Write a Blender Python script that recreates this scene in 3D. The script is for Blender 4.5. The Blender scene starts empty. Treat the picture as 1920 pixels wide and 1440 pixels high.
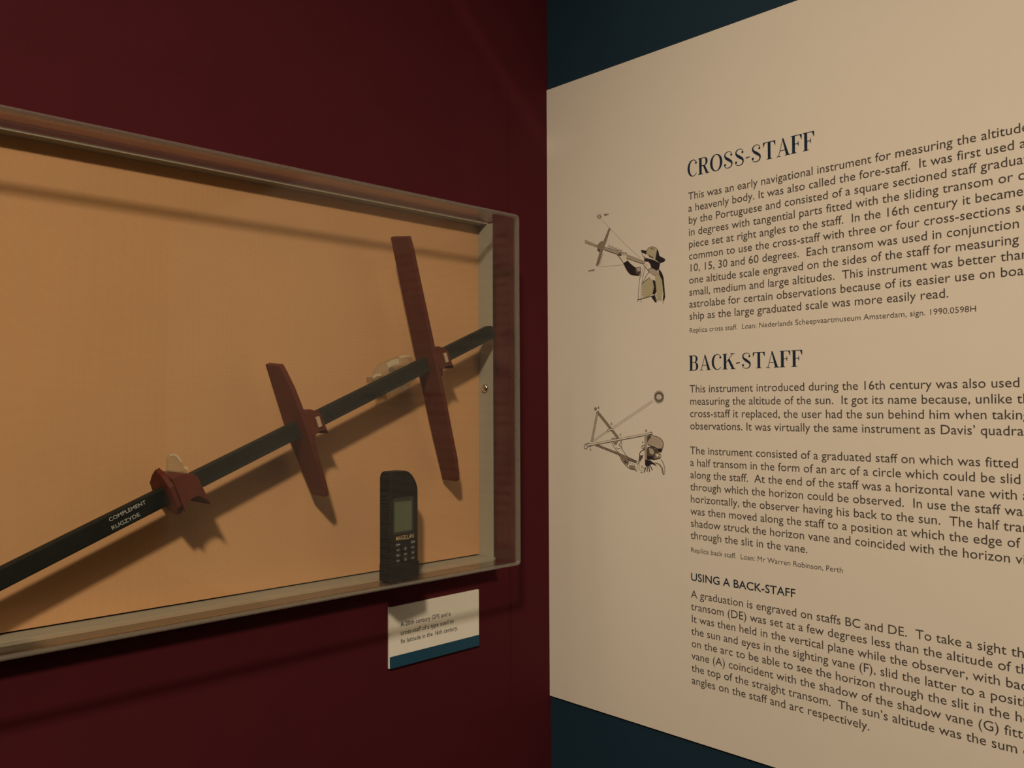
import bpy, bmesh, math, random
from mathutils import Vector, Matrix

scene = bpy.context.scene
COL = scene.collection
random.seed(4)

# ------------------------------------------------------------------ camera
cam_data = bpy.data.cameras.new('camera')
cam = bpy.data.objects.new('camera', cam_data)
COL.objects.link(cam)
cam_data.sensor_fit = 'HORIZONTAL'
cam_data.sensor_width = 36.0
cam_data.lens = 1627.8 / 1920 * 36.0
cam_data.clip_start = 0.02
_R = Matrix(((0.71265, -0.01465, -0.70137),
             (-0.70151, -0.02101, -0.71235),
             (-0.00430, 0.99967, -0.02525)))
EYE = Vector((-1.1343, -1.0582, 1.5))
cam.matrix_world = Matrix.Translation(EYE) @ _R.to_4x4()
scene.camera = cam

# ------------------------------------------------------------------ light and exposure
scene.view_settings.view_transform = 'Standard'
scene.view_settings.look = 'None'
scene.view_settings.gamma = 1.0
scene.view_settings.use_curve_mapping = False
scene.view_settings.exposure = -0.10

world = bpy.data.worlds.new('world')
scene.world = world
world.use_nodes = True
world.node_tree.nodes['Background'].inputs[0].default_value = (0.5, 0.42, 0.36, 1)
world.node_tree.nodes['Background'].inputs[1].default_value = 0.02


def lamp(name, kind, loc, aim, energy, color, **kw):
    d = bpy.data.lights.new(name, kind)
    d.energy = energy
    d.color = color
    for k, v in kw.items():
        setattr(d, k, v)
    o = bpy.data.objects.new(name, d)
    COL.objects.link(o)
    o.location = loc
    o.rotation_euler = (Vector(aim) - Vector(loc)).to_track_quat('-Z', 'Y').to_euler()
    return o


WARM = (1.0, 0.84, 0.61)
lamp('ceiling_spot_case', 'SPOT', (-2.12, -1.88, 3.02), (-0.25, 0.0, 0.10), 272.0, WARM,
     spot_size=1.52, spot_blend=1.0, shadow_soft_size=0.09)
lamp('ceiling_spot_panel', 'SPOT', (-1.00, -0.34, 3.02), (0.0, -1.03, 1.40), 17.5, WARM,
     spot_size=1.37, spot_blend=1.0, shadow_soft_size=0.06)
lamp('added_ambient_fill', 'AREA', (-1.9, -2.3, 3.17), (-1.9, -2.3, 0.0), 15.0, WARM, shape='SQUARE', size=1.8)  # added broad fill light that softens the spot shadows
# added squashed spot that draws the slanting streak high on the maroon wall
sliver = lamp('added_streak_spot', 'SPOT', (-1.45, -1.6, 3.05), (-0.122, 0.0, 2.075), 38.0, WARM,
              spot_size=0.155, spot_blend=0.7, shadow_soft_size=0.015)
_z = (Vector(sliver.location) - Vector((-0.122, 0.0, 2.075))).normalized()
_x = Vector((0.733, 0, -0.680))
_x = (_x - _z * _x.dot(_z)).normalized()
sliver.matrix_world = Matrix.LocRotScale(sliver.location, Matrix((_x, _z.cross(_x), _z)).transposed().to_quaternion(), (1.0, 0.07, 1.0))

# ------------------------------------------------------------------ materials


def nt(name):
    m = bpy.data.materials.new(name)
    m.use_nodes = True
    t = m.node_tree
    return m, t, t.nodes['Principled BSDF']


def mat(name, rgb, rough=0.6, spec=0.3, noise=0.0, scale=30.0, bump=0.0, metal=0.0, bscale=None):
    m, t, b = nt(name)
    b.inputs['Base Color'].default_value = (*rgb, 1)
    b.inputs['Roughness'].default_value = rough
    b.inputs['Specular IOR Level'].default_value = spec
    b.inputs['Metallic'].default_value = metal
    if noise or bump:
        tc = t.nodes.new('ShaderNodeTexCoord')
        n = t.nodes.new('ShaderNodeTexNoise')
        n.inputs['Scale'].default_value = scale
        n.inputs['Detail'].default_value = 5
        t.links.new(tc.outputs['Object'], n.inputs['Vector'])
        if noise:
            r = t.nodes.new('ShaderNodeMapRange')
            r.inputs['To Min'].default_value = 1 - noise
            r.inputs['To Max'].default_value = 1 + noise
            t.links.new(n.outputs['Fac'], r.inputs['Value'])
            mx = t.nodes.new('ShaderNodeVectorMath')
            mx.operation = 'SCALE'
            mx.inputs[0].default_value = rgb
            t.links.new(r.outputs['Result'], mx.inputs['Scale'])
            t.links.new(mx.outputs['Vector'], b.inputs['Base Color'])
        if bump:
            n2 = t.nodes.new('ShaderNodeTexNoise')
            n2.inputs['Scale'].default_value = bscale or scale * 6
            n2.inputs['Detail'].default_value = 3
            t.links.new(tc.outputs['Object'], n2.inputs['Vector'])
            bp = t.nodes.new('ShaderNodeBump')
            bp.inputs['Strength'].default_value = bump
            bp.inputs['Distance'].default_value = 0.001
            t.links.new(n2.outputs['Fac'], bp.inputs['Height'])
            t.links.new(bp.outputs['Normal'], b.inputs['Normal'])
    return m


def fabric(name, rgb):
    """plain-woven linen: two crossed wave patterns"""
    m, t, b = nt(name)
    b.inputs['Roughness'].default_value = 0.95
    b.inputs['Specular IOR Level'].default_value = 0.05
    tc = t.nodes.new('ShaderNodeTexCoord')
    outs = []
    for d in ('X', 'Z'):
        w = t.nodes.new('ShaderNodeTexWave')
        w.bands_direction = d
        w.inputs['Scale'].default_value = 170
        w.inputs['Distortion'].default_value = 1.5
        w.inputs['Detail'].default_value = 2
        w.inputs['Detail Scale'].default_value = 0.4
        t.links.new(tc.outputs['Object'], w.inputs['Vector'])
        outs.append(w.outputs['Fac'])
    ad = t.nodes.new('ShaderNodeMath')
    ad.operation = 'ADD'
    t.links.new(outs[0], ad.inputs[0])
    t.links.new(outs[1], ad.inputs[1])
    n = t.nodes.new('ShaderNodeTexNoise')
    n.inputs['Scale'].default_value = 9
    n.inputs['Detail'].default_value = 6
    t.links.new(tc.outputs['Object'], n.inputs['Vector'])
    ad2 = t.nodes.new('ShaderNodeMath')
    ad2.operation = 'MULTIPLY_ADD'
    t.links.new(n.outputs['Fac'], ad2.inputs[0])
    ad2.inputs[1].default_value = 1.2
    t.links.new(ad.outputs[0], ad2.inputs[2])
    r = t.nodes.new('ShaderNodeMapRange')
    r.inputs['From Max'].default_value = 3.2
    r.inputs['To Min'].default_value = 0.86
    r.inputs['To Max'].default_value = 1.14
    t.links.new(ad2.outputs[0], r.inputs['Value'])
    mx = t.nodes.new('ShaderNodeVectorMath')
    mx.operation = 'SCALE'
    mx.inputs[0].default_value = rgb
    t.links.new(r.outputs['Result'], mx.inputs['Scale'])
    t.links.new(mx.outputs['Vector'], b.inputs['Base Color'])
    return m


def clear(name, tint, r0=0.04, milk=0.0, milk_rgb=(0.6, 0.55, 0.5), rough=0.0):
    """thin clear plastic: Fresnel mix of see-through and mirror, optionally a milky share"""
    m, t, b = nt(name)
    t.nodes.remove(b)
    out = t.nodes['Material Output']
    tr = t.nodes.new('ShaderNodeBsdfTransparent')
    tr.inputs[0].default_value = (*tint, 1)
    gl = t.nodes.new('ShaderNodeBsdfGlossy')
    gl.inputs['Roughness'].default_value = rough
    gl.inputs[0].default_value = (1, 1, 1, 1)
    lw = t.nodes.new('ShaderNodeLayerWeight')
    lw.inputs['Blend'].default_value = 0.5
    p = t.nodes.new('ShaderNodeMath')
    p.operation = 'POWER'
    p.inputs[1].default_value = 5
    t.links.new(lw.outputs['Facing'], p.inputs[0])
    ma = t.nodes.new('ShaderNodeMath')
    ma.operation = 'MULTIPLY_ADD'
    ma.inputs[1].default_value = 1 - r0
    ma.inputs[2].default_value = r0
    t.links.new(p.outputs[0], ma.inputs[0])
    mix = t.nodes.new('ShaderNodeMixShader')
    t.links.new(ma.outputs[0], mix.inputs[0])
    base = tr
    if milk:
        df = t.nodes.new('ShaderNodeBsdfDiffuse')
        df.inputs[0].default_value = (*milk_rgb, 1)
        tl = t.nodes.new('ShaderNodeBsdfTranslucent')
        tl.inputs[0].default_value = (*milk_rgb, 1)
        m1 = t.nodes.new('ShaderNodeMixShader')
        m1.inputs[0].default_value = 0.4
        t.links.new(df.outputs[0], m1.inputs[1])
        t.links.new(tl.outputs[0], m1.inputs[2])
        m2 = t.nodes.new('ShaderNodeMixShader')
        m2.inputs[0].default_value = milk
        t.links.new(tr.outputs[0], m2.inputs[1])
        t.links.new(m1.outputs[0], m2.inputs[2])
        base = m2
    t.links.new(base.outputs[0], mix.inputs[1])
    t.links.new(gl.outputs[0], mix.inputs[2])
    t.links.new(mix.outputs[0], out.inputs['Surface'])
    return m


M = dict(
    maroon=mat('maroon_paint', (0.067, 0.0078, 0.0125), 0.8, 0.12, 0.10, 14, 0.25, bscale=260),
    teal=mat('teal_paint', (0.010, 0.030, 0.052), 0.7, 0.2, 0.12, 10, 0.2, bscale=260),
    grey=mat('grey_paint', (0.05, 0.045, 0.045), 0.85, 0.2, 0.1, 4),
    carpet=mat('dark_carpet', (0.03, 0.028, 0.03), 0.95, 0.05, 0.3, 60),
    black_ceiling=mat('black_ceiling_paint', (0.02, 0.02, 0.02), 0.9, 0.1, 0.1, 5),
    board=mat('cream_board', (0.74, 0.66, 0.575), 0.62, 0.25, 0.02, 40),
    card=mat('white_card', (0.80, 0.74, 0.66), 0.6, 0.25, 0.02, 50),
    band=mat('teal_band_print', (0.008, 0.056, 0.100), 0.55, 0.3, 0.05, 60),
    text=mat('dark_brown_print', (0.075, 0.060, 0.055), 0.7, 0.1),
    head=mat('navy_print', (0.014, 0.026, 0.050), 0.7, 0.1),
    ink_k=mat('black_ink', (0.030, 0.022, 0.026), 0.8, 0.1),
    ink_d=mat('dark_ink', (0.10, 0.075, 0.060), 0.8, 0.1),
    ink_m=mat('mid_ink_wash', (0.27, 0.205, 0.155), 0.8, 0.1, 0.25, 500),
    ink_w=mat('pale_ink_wash', (0.44, 0.36, 0.29), 0.8, 0.1, 0.18, 500),
    ink_o=mat('olive_ink_wash', (0.46, 0.40, 0.26), 0.8, 0.1, 0.2, 400),
    ink_p=mat('paper_highlight', (0.72, 0.63, 0.54), 0.8, 0.1),
    fabric=fabric('tan_linen', (0.525, 0.290, 0.144)),
    tray=mat('grey_cream_paint', (0.31, 0.285, 0.225), 0.55, 0.3, 0.06, 30),
    acrylic=clear('clear_acrylic', (0.985, 0.985, 0.975), 0.018, rough=0.05),
    edge=clear('polished_acrylic_edge', (0.82, 0.80, 0.75), 0.05, 0.17, (0.72, 0.68, 0.62), 0.15),
    clip=clear('clear_bracket_acrylic', (0.86, 0.84, 0.76), 0.06, 0.08, (0.8, 0.72, 0.58), 0.05),
    glint=clear('bracket_painted_glint', (0.8, 0.78, 0.7), 0.1, 0.5, (0.95, 0.85, 0.66), 0.1),
    ebony=mat('black_stained_wood', (0.012, 0.013, 0.011), 0.6, 0.15, 0.35, 60, 0.15),
    red_wood=mat('red_brown_wood', (0.092, 0.019, 0.011), 0.6, 0.15, 0.22, 40, 0.1),
    pale_wood=mat('pale_wood', (0.42, 0.30, 0.20), 0.5, 0.3, 0.1, 60),
    paint=mat('white_lettering_paint', (0.42, 0.42, 0.40), 0.6, 0.2),
    rubber=mat('black_rubber', (0.006, 0.0055, 0.006), 0.65, 0.2, 0.1, 80, 0.1),
    plastic=mat('black_plastic', (0.012, 0.011, 0.012), 0.38, 0.45),
    lcd=mat('green_grey_display', (0.075, 0.100, 0.052), 0.25, 0.5, 0.06, 90),
    gold=mat('gold_lettering', (0.62, 0.44, 0.20), 0.4, 0.4),
    legend=mat('pale_key_print', (0.33, 0.36, 0.35), 0.5, 0.3),
    chrome=mat('bright_steel', (0.80, 0.76, 0.66), 0.16, 0.5, metal=1.0),
    screen_edge=mat('dark_bezel', (0.007, 0.007, 0.008), 0.3, 0.5),
)

# ------------------------------------------------------------------ helpers


def obj(name, bm, m, parent=None, smooth=False, bevel=0.0, segs=2, loc=None, rot=None):
    me = bpy.data.meshes.new(name)
    bmesh.ops.recalc_face_normals(bm, faces=bm.faces[:])
    bm.to_mesh(me)
    bm.free()
    for x in (m if isinstance(m, (list, tuple)) else [m]):
        me.materials.append(x)
    o = bpy.data.objects.new(name, me)
    COL.objects.link(o)
    if parent:
        o.parent = parent
    if loc:
        o.location = loc
    if rot:
        o.rotation_euler = rot
    if bevel:
        b = o.modifiers.new('bevel', 'BEVEL')
        b.width = bevel
        b.segments = segs
        b.limit_method = 'ANGLE'
        b.angle_limit = math.radians(40)
    if smooth or bevel:
        for p in me.polygons:
            p.use_smooth = smooth
    return o


def empty(name, loc, label, cat, group=None):
    o = bpy.data.objects.new(name, None)
    COL.objects.link(o)
    o.location = loc
    o.empty_display_size = 0.05
    o['label'] = label
    o['category'] = cat
    if group:
        o['group'] = group
    return o


def box(bm, lo, hi):
    (x0, y0, z0), (x1, y1, z1) = lo, hi
    v = [bm.verts.new(p) for p in ((x0, y0, z0), (x1, y0, z0), (x1, y1, z0), (x0, y1, z0),
                                   (x0, y0, z1), (x1, y0, z1), (x1, y1, z1), (x0, y1, z1))]
    for f in ((0, 3, 2, 1), (4, 5, 6, 7), (0, 1, 5, 4), (1, 2, 6, 5), (2, 3, 7, 6), (3, 0, 4, 7)):
        bm.faces.new([v[i] for i in f])
    return v


def prism(bm, pts, fn, d0, d1):
    """extrude the 2-D outline pts between depths d0 and d1; fn(a, b, d) -> 3-D"""
    A = [bm.verts.new(fn(a, b, d0)) for a, b in pts]
    B = [bm.verts.new(fn(a, b, d1)) for a, b in pts]
    n = len(pts)
    bm.faces.new(A)
    bm.faces.new(B[::-1])
    for i in range(n):
        bm.faces.new((A[i], B[i], B[(i + 1) % n], A[(i + 1) % n]))


def structure(name, lo, hi, m):
    bm = bmesh.new()
    box(bm, lo, hi)
    o = obj(name, bm, m)
    o['kind'] = 'structure'
    return o


def rounded(w, h, r, n=5):
    """outline of a rounded rectangle centred on the origin; r = one radius or four (tr, tl, bl, br)"""
    rr = r if isinstance(r, (tuple, list)) else (r,) * 4
    out = []
    for k, (sx, sy) in enumerate(((1, 1), (-1, 1), (-1, -1), (1, -1))):
        q = rr[k]
        cx_, cy_ = sx * (w / 2 - q), sy * (h / 2 - q)
        for i in range(n + 1):
            a = math.pi / 2 * (k + i / n)
            out.append((cx_ + q * math.cos(a), cy_ + q * math.sin(a)))
    return out


def catmull(P, W, n=6):
    if len(P) < 3:
        return P, W
    Q, V = [], []
    for i in range(len(P) - 1):
        p0, p1, p2, p3 = P[max(i - 1, 0)], P[i], P[i + 1], P[min(i + 2, len(P) - 1)]
        for k in range(n):
            t = k / n
            q = []
            for c in (0, 1):
                q.append(0.5 * (2 * p1[c] + (p2[c] - p0[c]) * t + (2 * p0[c] - 5 * p1[c] + 4 * p2[c] - p3[c]) * t * t
                                + (3 * p1[c] - p0[c] - 3 * p2[c] + p3[c]) * t ** 3))
            Q.append(tuple(q))
            V.append(W[i] * (1 - t) + W[i + 1] * t)
    Q.append(tuple(P[-1]))
    V.append(W[-1])
    return Q, V


def ribbon(bm, P, W, z=0.0, smooth=True, mi=0, n=6):
    """flat brush stroke through P with width W (number or per-point list)"""
    if not isinstance(W, (list, tuple)):
        W = [W] * len(P)
    if smooth:
        P, W = catmull(P, W, n)
    L, R_ = [], []
    for i, p in enumerate(P):
        a, b = P[max(i - 1, 0)], P[min(i + 1, len(P) - 1)]
        dx, dy = b[0] - a[0], b[1] - a[1]
        l = math.hypot(dx, dy) or 1
        nx, ny = -dy / l * W[i] / 2, dx / l * W[i] / 2
        L.append(bm.verts.new((p[0] + nx, p[1] + ny, z)))
        R_.append(bm.verts.new((p[0] - nx, p[1] - ny, z)))
    for i in range(len(P) - 1):
        f = bm.faces.new((R_[i], R_[i + 1], L[i + 1], L[i]))
        f.material_index = mi


def poly(bm, P, z=0.0, mi=0):
    f = bm.faces.new([bm.verts.new((x, y, z)) for x, y in P])
    f.material_index = mi


def print_obj(name, bm, mats, parent, matrix):
    """a flat print lying on a face: keeps its own plane, normals towards +Z of matrix"""
    for f in bm.faces:
        f.normal_update()
        if f.normal.z < 0:
            f.normal_flip()
    ng = [f for f in bm.faces if len(f.verts) > 4]
    if ng:
        bmesh.ops.triangulate(bm, faces=ng)
    me = bpy.data.meshes.new(name)
    bm.to_mesh(me)
    bm.free()
    for x in mats:
        me.materials.append(x)
    o = bpy.data.objects.new(name, me)
    COL.objects.link(o)
    o.parent = parent
    o.matrix_parent_inverse = Matrix()
    o.matrix_local = parent.matrix_basis.inverted() @ matrix
    return o


def text_into(bm, s, x, y, size, sx=1.0, width=None, ang=0.0, z=0.0, off=0.0, shear=0.0, mi=0):
    """set one line of type into bm; width forces the set width"""
    k = bpy.data.curves.new('line', 'FONT')
    k.body = s
    k.resolution_u = 3
    k.offset = off
    k.shear = shear
    t = bpy.data.objects.new('line', k)
    COL.objects.link(t)
    dg = bpy.context.evaluated_depsgraph_get()
    dg.update()
    me = bpy.data.meshes.new_from_object(t.evaluated_get(dg))
    if width:
        xs = [v.co.x for v in me.vertices]
        sx = width / (max(xs) - min(xs)) / size
    ca, sa = math.cos(ang), math.sin(ang)
    base = len(bm.verts)
    vs = []
    for v in me.vertices:
        a, b = v.co.x * size * sx, v.co.y * size
        vs.append(bm.verts.new((x + a * ca - b * sa, y + a * sa + b * ca, z)))
    for p in me.polygons:
        try:
            f = bm.faces.new([vs[i] for i in p.vertices])
            f.material_index = mi
        except ValueError:
            pass
    bpy.data.objects.remove(t)
    bpy.data.meshes.remove(me)
    bpy.data.curves.remove(k)


# planes for prints: local x to the right, y up, z out of the face
ON_RIGHT = Matrix(((0, 0, -1, 0), (-1, 0, 0, 0), (0, 1, 0, 0), (0, 0, 0, 1)))
ON_LEFT = Matrix(((1, 0, 0, 0), (0, 0, -1, 0), (0, 1, 0, 0), (0, 0, 0, 1)))

# ------------------------------------------------------------------ the room
structure('wall_left', (-3.6, 0.0, 0.0), (0.1, 0.1, 3.2), M['maroon'])
structure('wall_right', (0.0, -3.6, 0.0), (0.1, 0.0, 3.2), M['teal'])
structure('wall_back', (-3.6, -3.7, 0.0), (0.1, -3.6, 3.2), M['grey'])
structure('wall_far', (-3.7, -3.7, 0.0), (-3.6, 0.1, 3.2), M['grey'])
structure('floor', (-3.7, -3.7, -0.1), (0.1, 0.1, 0.0), M['carpet'])
structure('ceiling', (-3.7, -3.7, 3.2), (0.1, 0.1, 3.3), M['black_ceiling'])
# narrow maroon facing strip that closes the corner
bm = bmesh.new()
box(bm, (-0.098, -0.0012, 0.0), (0.0, 0.0, 3.2))
s = obj('trim_1', bm, M['maroon'], bevel=0.0006)
s['kind'] = 'structure'

# ------------------------------------------------------------------ display case on the maroon wall
XL, XR, ZB, ZT = -1.75, -0.178, 1.2538, 1.7985       # outside of the case
YB, YT, YF = -0.015, -0.048, -0.106                  # fabric face, tray lip, acrylic front
case = empty('display_case', (0.5 * (XL + XR), 0, ZB),
             'wide shallow clear-fronted display case with tan linen back on the maroon wall', 'display case')
CI = Vector(case.location)


def casep(name, bm, m, **kw):
    for v in bm.verts:
        v.co -= CI
    return obj(name, bm, m, case, **kw)


bm = bmesh.new()
box(bm, (XL + 0.005, YB, ZB + 0.0074), (XR - 0.005, -0.002, ZT - 0.005))
o = casep('backing_panel', bm, M['fabric'])
o['label'] = 'tan linen covered backing panel'
bm = bmesh.new()
TT, YU = 0.0016, -0.036                               # sheet thickness, lip of the shallower top strip
for lo, hi in (((XL, YT, ZB), (XR, -0.001, ZB + 0.0052)), ((XL, YU, ZT - 0.0050), (XR, -0.001, ZT - 0.0034)),
               ((XL, YT, ZB + 0.0052), (XL + TT, -0.001, ZT - 0.005)),
               ((XR - 0.0052, YT, ZB + 0.0052), (XR - 0.0052 + TT, -0.001, ZT - 0.005))):
    box(bm, lo, hi)
o = casep('tray_frame', bm, M['tray'], bevel=0.0004)
o['label'] = 'grey-cream inner frame around the linen'
# acrylic cover: four clear sides and the clear front
T = 0.005
bm = bmesh.new()
box(bm, (XL + 0.0047, YF, ZB + 0.0047), (XR - 0.0047, YF + T, ZT - 0.0047))
box(bm, (XL + 0.006, YF + 0.009, ZB), (XR - 0.006, YT, ZB + T))
box(bm, (XL + 0.006, YF + 0.009, ZT - 0.0034), (XR - 0.006, -0.001, ZT))
box(bm, (XR - T, YF + 0.009, ZB + 0.006), (XR, YT, ZT - 0.006))
box(bm, (XL, YF + 0.009, ZB + 0.006), (XL + T, YT, ZT - 0.006))
cover = casep('acrylic_cover', bm, M['acrylic'])
cover['label'] = 'clear acrylic cover'
# rounded polished rim where the front meets the sides
bm = bmesh.new()
W2, H2 = XR - XL, ZT - ZB
cxm, czm = 0.5 * (XL + XR), 0.5 * (ZB + ZT)
outer = rounded(W2, H2, 0.007, 6)
inner = rounded(W2 - 0.0094, H2 - 0.0094, 0.0025, 6)
n = len(outer)
ring = []
for k in range(n):
    (ox, oz), (ix, iz) = outer[k], inner[k]
    sec = []
    for a, y in ((0.0, YF + 0.009), (0.0, YF + 0.003), (0.15, YF + 0.001), (0.4, YF), (1.0, YF), (1.0, YF + 0.009)):
        sec.append(bm.verts.new((cxm + ox + (ix - ox) * a, y, czm + oz + (iz - oz) * a)))
    ring.append(sec)
for k in range(n):
    a, b = ring[k], ring[(k + 1) % n]
    for j in range(6):
        bm.faces.new((a[j], b[j], b[(j + 1) % 6], a[(j + 1) % 6]))
for v in bm.verts:
    v.co -= CI
rim = obj('polished_rim', bm, M['edge'], cover, smooth=True)
rim['label'] = 'rounded polished rim of the cover'
# dome screw in the right-hand side of the frame
bm = bmesh.new()
bmesh.ops.create_uvsphere(bm, u_segments=20, v_segments=10, radius=0.0072)
for v in bm.verts:
    v.co = Vector((-0.1832 - max(v.co.z, 0) * 0.75, -0.031 + v.co.x, 1.5287 + v.co.y))
casep('screw', bm, M['chrome'], smooth=True)

# ------------------------------------------------------------------ cross-staff
UX, UZ = 0.9206, 0.3905                                # staff axis in the plane of the wall
YS = -0.060
P0 = Vector((-0.8833, 0, 1.3267))


def sp(u, v, y):
    """staff coordinates: along the staff, across it, out from the wall"""
    return Vector((P0.x + u * UX - v * UZ, y, P0.z + u * UZ + v * UX))


staff_root = empty('cross_staff', sp(0.35, 0, YS),
                   'dark square cross-staff with three red-brown vanes slanting across the display case', 'cross-staff')
SI = Vector(staff_root.location)


def staffp(name, bm, m, parent=staff_root, **kw):
    for v in bm.verts:
        v.co -= SI
    return obj(name, bm, m, parent, **kw)


HS, HD = 0.0105, 0.0068                                # half width across, half depth
bm = bmesh.new()
U0, U1 = -0.045, 0.7475
secs = []
for u, k in ((U0, 0.75), (U0 + 0.004, 1.0), (0.1, 1), (0.3, 1), (0.5, 1), (U1 - 0.006, 1.0), (U1, 0.72)):
    secs.append([bm.verts.new(sp(u, a * HS * k, YS + b * HD * k)) for a, b in ((-1, -1), (1, -1), (1, 1), (-1, 1))])
bm.faces.new(secs[0])
bm.faces.new(secs[-1][::-1])
for a, b in zip(secs, secs[1:]):
    for j in range(4):
        bm.faces.new((a[j], a[(j + 1) % 4], b[(j + 1) % 4], b[j]))
staff = staffp('staff', bm, M['ebony'], bevel=0.0012)
staff['label'] = 'long dark square staff'
# painted lettering and degree ticks on the front face of the staff
ins = bmesh.new()
ticks = bmesh.new()
text_into(ins, 'COMPLEMENT', 0.1150, 0.0034, 0.0062, width=0.0430, off=0.004)
text_into(ins, 'RUGZYDE', 0.1140, -0.0062, 0.0062, width=0.0325, off=0.004)
for i in range(150):
    u = 0.185 + i * 0.0037
    l = 0.0032 if i % 5 else 0.0052
    ribbon(ticks, [(u, -0.0098), (u, -0.0098 + l)], 0.00035, smooth=False)
ma = Matrix(((UX, -UZ, 0, 0), (0, 0, -1, 0), (UZ, UX, 0, 0), (0, 0, 0, 1)))
ma.translation = sp(0, 0, YS - HD - 0.0002)
o = print_obj('inscription', ins, [M['paint']], staff_root, ma)
o.parent = staff
o['label'] = 'white painted lettering'
o = print_obj('degree_scale', ticks, [mat('worn_tick_paint', (0.10, 0.11, 0.10), 0.6, 0.2)], staff_root, ma)
o.parent = staff
o['label'] = 'faint worn row of degree marks'


def vane(s, outline, pivot_y, slope, lean, thick, label):
    """flat wooden vane standing across the staff; outline = (v, y offset)"""
    bm = bmesh.new()

    def fn(v, y, d):
        return sp(s + d + lean * v, v, pivot_y + slope * v + y)
    prism(bm, outline, fn, -thick / 2, thick / 2)
    o = staffp('vane', bm, M['red_wood'], bevel=0.0010)
    o['label'] = label
    return o


def collar(s, length, parent, ytop, ybot, big=1.0):
    """saddle-shaped block that slides along the staff, horned at its foot"""
    L = length
    prof = [(0.0, 0.021), (L * 0.45, 0.0205), (L * 0.93, 0.0125), (L, 0.009), (L * 1.02, -0.004), (L * 1.07, -0.0255 * big),
            (L * 0.93, -0.0175 * big), (L * 0.72, -0.0125), (L * 0.45, -0.0118), (L * 0.18, -0.014), (0.0, -0.0225)]
    bm = bmesh.new()
    prism(bm, prof, lambda a, b, d: sp(s + a, b, d), ytop, ybot)
    o = staffp('collar', bm, M['red_wood'], parent, bevel=0.0012)
    return o


def wedge(s, parent, y):
    bm = bmesh.new()
    prism(bm, [(0, -0.006), (0.0055, -0.0065), (0.0065, 0.0075), (0.001, 0.0085)],
          lambda a, b, d: sp(s + a, b, d), y - 0.0022, y)
    o = staffp('wedge', bm, M['pale_wood'], parent, bevel=0.0006)
    o['label'] = 'pale wedge'


big = vane(0.604, [(0.1850, -0.0195), (0.1900, 0.0185), (0.10, 0.0195), (0.0, 0.0200), (-0.10, 0.0195), (-0.1855, 0.0165),
                   (-0.187, -0.0160), (-0.176, -0.0195), (-0.150, -0.0225), (-0.06, -0.0235), (0.06, -0.0225),
                   (0.12, -0.0215), (0.165, -0.0212)],
           -0.0600, -0.108, 0.055, 0.007, 'long red-brown vane near the right end of the staff')
collar(0.6095, 0.024, big, -0.080, -0.036, 0.8)
wedge(0.6215, big, -0.0802)
mid = vane(0.3725, [(0.0880, -0.0150), (0.0910, 0.0180), (0.05, 0.0205), (0.0, 0.0240), (-0.05, 0.0205), (-0.0965, 0.0150),
                   (-0.0975, -0.0180), (-0.080, -0.0215), (-0.050, -0.0245), (-0.010, -0.0275), (0.025, -0.0270),
                   (0.055, -0.0245), (0.078, -0.0185)],
           -0.0555, -0.055, 0.0, 0.007, 'middle red-brown vane with curved outer edge')
collar(0.3775, 0.022, mid, -0.079, -0.036, 0.8)
wedge(0.3885, mid, -0.0792)
small = vane(0.1855, [(0.0335, -0.006), (0.0260, 0.010), (0.0150, 0.0270), (0.0010, 0.0300), (-0.0120, 0.018), (-0.0225, -0.004),
                     (-0.0240, -0.016), (-0.0140, -0.024), (0.0120, -0.0265), (0.0260, -0.018)],
             -0.058, 0.0, 0.0, 0.006, 'short red-brown vane nearest the left end')
collar(0.1893, 0.0285, small, -0.084, -0.030, 1.15)

# clear acrylic brackets that hold the staff off the linen


def bracket(outline, bright, label):
    us = [p[0] for p in outline]
    vs = [p[1] for p in outline]
    c = sp(sum(us) / len(us), sum(vs) / len(vs), YB)
    r = empty('acrylic_bracket', c, label, 'bracket', 'clear brackets holding the cross-staff')
    bm = bmesh.new()
    prism(bm, outline, lambda a, b, d: sp(a, b, d), YS + HD + 0.0004, YS + HD + 0.0054)
    for v in bm.verts:
        v.co -= c
    obj('support_plate', bm, M['clip'], r, bevel=0.0012)
    for k in (0.25, 0.75):
        bm = bmesh.new()
        a = min(us) + (max(us) - min(us)) * k
        x = sp(a, sum(vs) / len(vs), 0)
        box(bm, (x.x - 0.004, YS + HD + 0.0054, x.z - 0.004), (x.x + 0.004, YB - 0.0002, x.z + 0.004))
        for v in bm.verts:
            v.co -= c
        obj('stand_off', bm, M['clip'], r, bevel=0.001)
    for pts, w in bright:  # highlights put in as pale milky strips on the plate
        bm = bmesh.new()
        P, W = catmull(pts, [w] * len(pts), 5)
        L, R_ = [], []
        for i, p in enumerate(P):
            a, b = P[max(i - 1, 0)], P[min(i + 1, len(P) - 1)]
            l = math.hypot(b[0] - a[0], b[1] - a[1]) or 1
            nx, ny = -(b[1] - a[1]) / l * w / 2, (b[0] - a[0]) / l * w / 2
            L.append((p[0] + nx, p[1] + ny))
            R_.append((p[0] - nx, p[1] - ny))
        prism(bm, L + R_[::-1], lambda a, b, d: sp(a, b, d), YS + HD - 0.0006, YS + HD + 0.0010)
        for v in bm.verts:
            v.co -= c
        e = obj('painted_glint', bm, M['glint'], r)
        e['label'] = 'pale strip painting a glint on the bracket'


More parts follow.
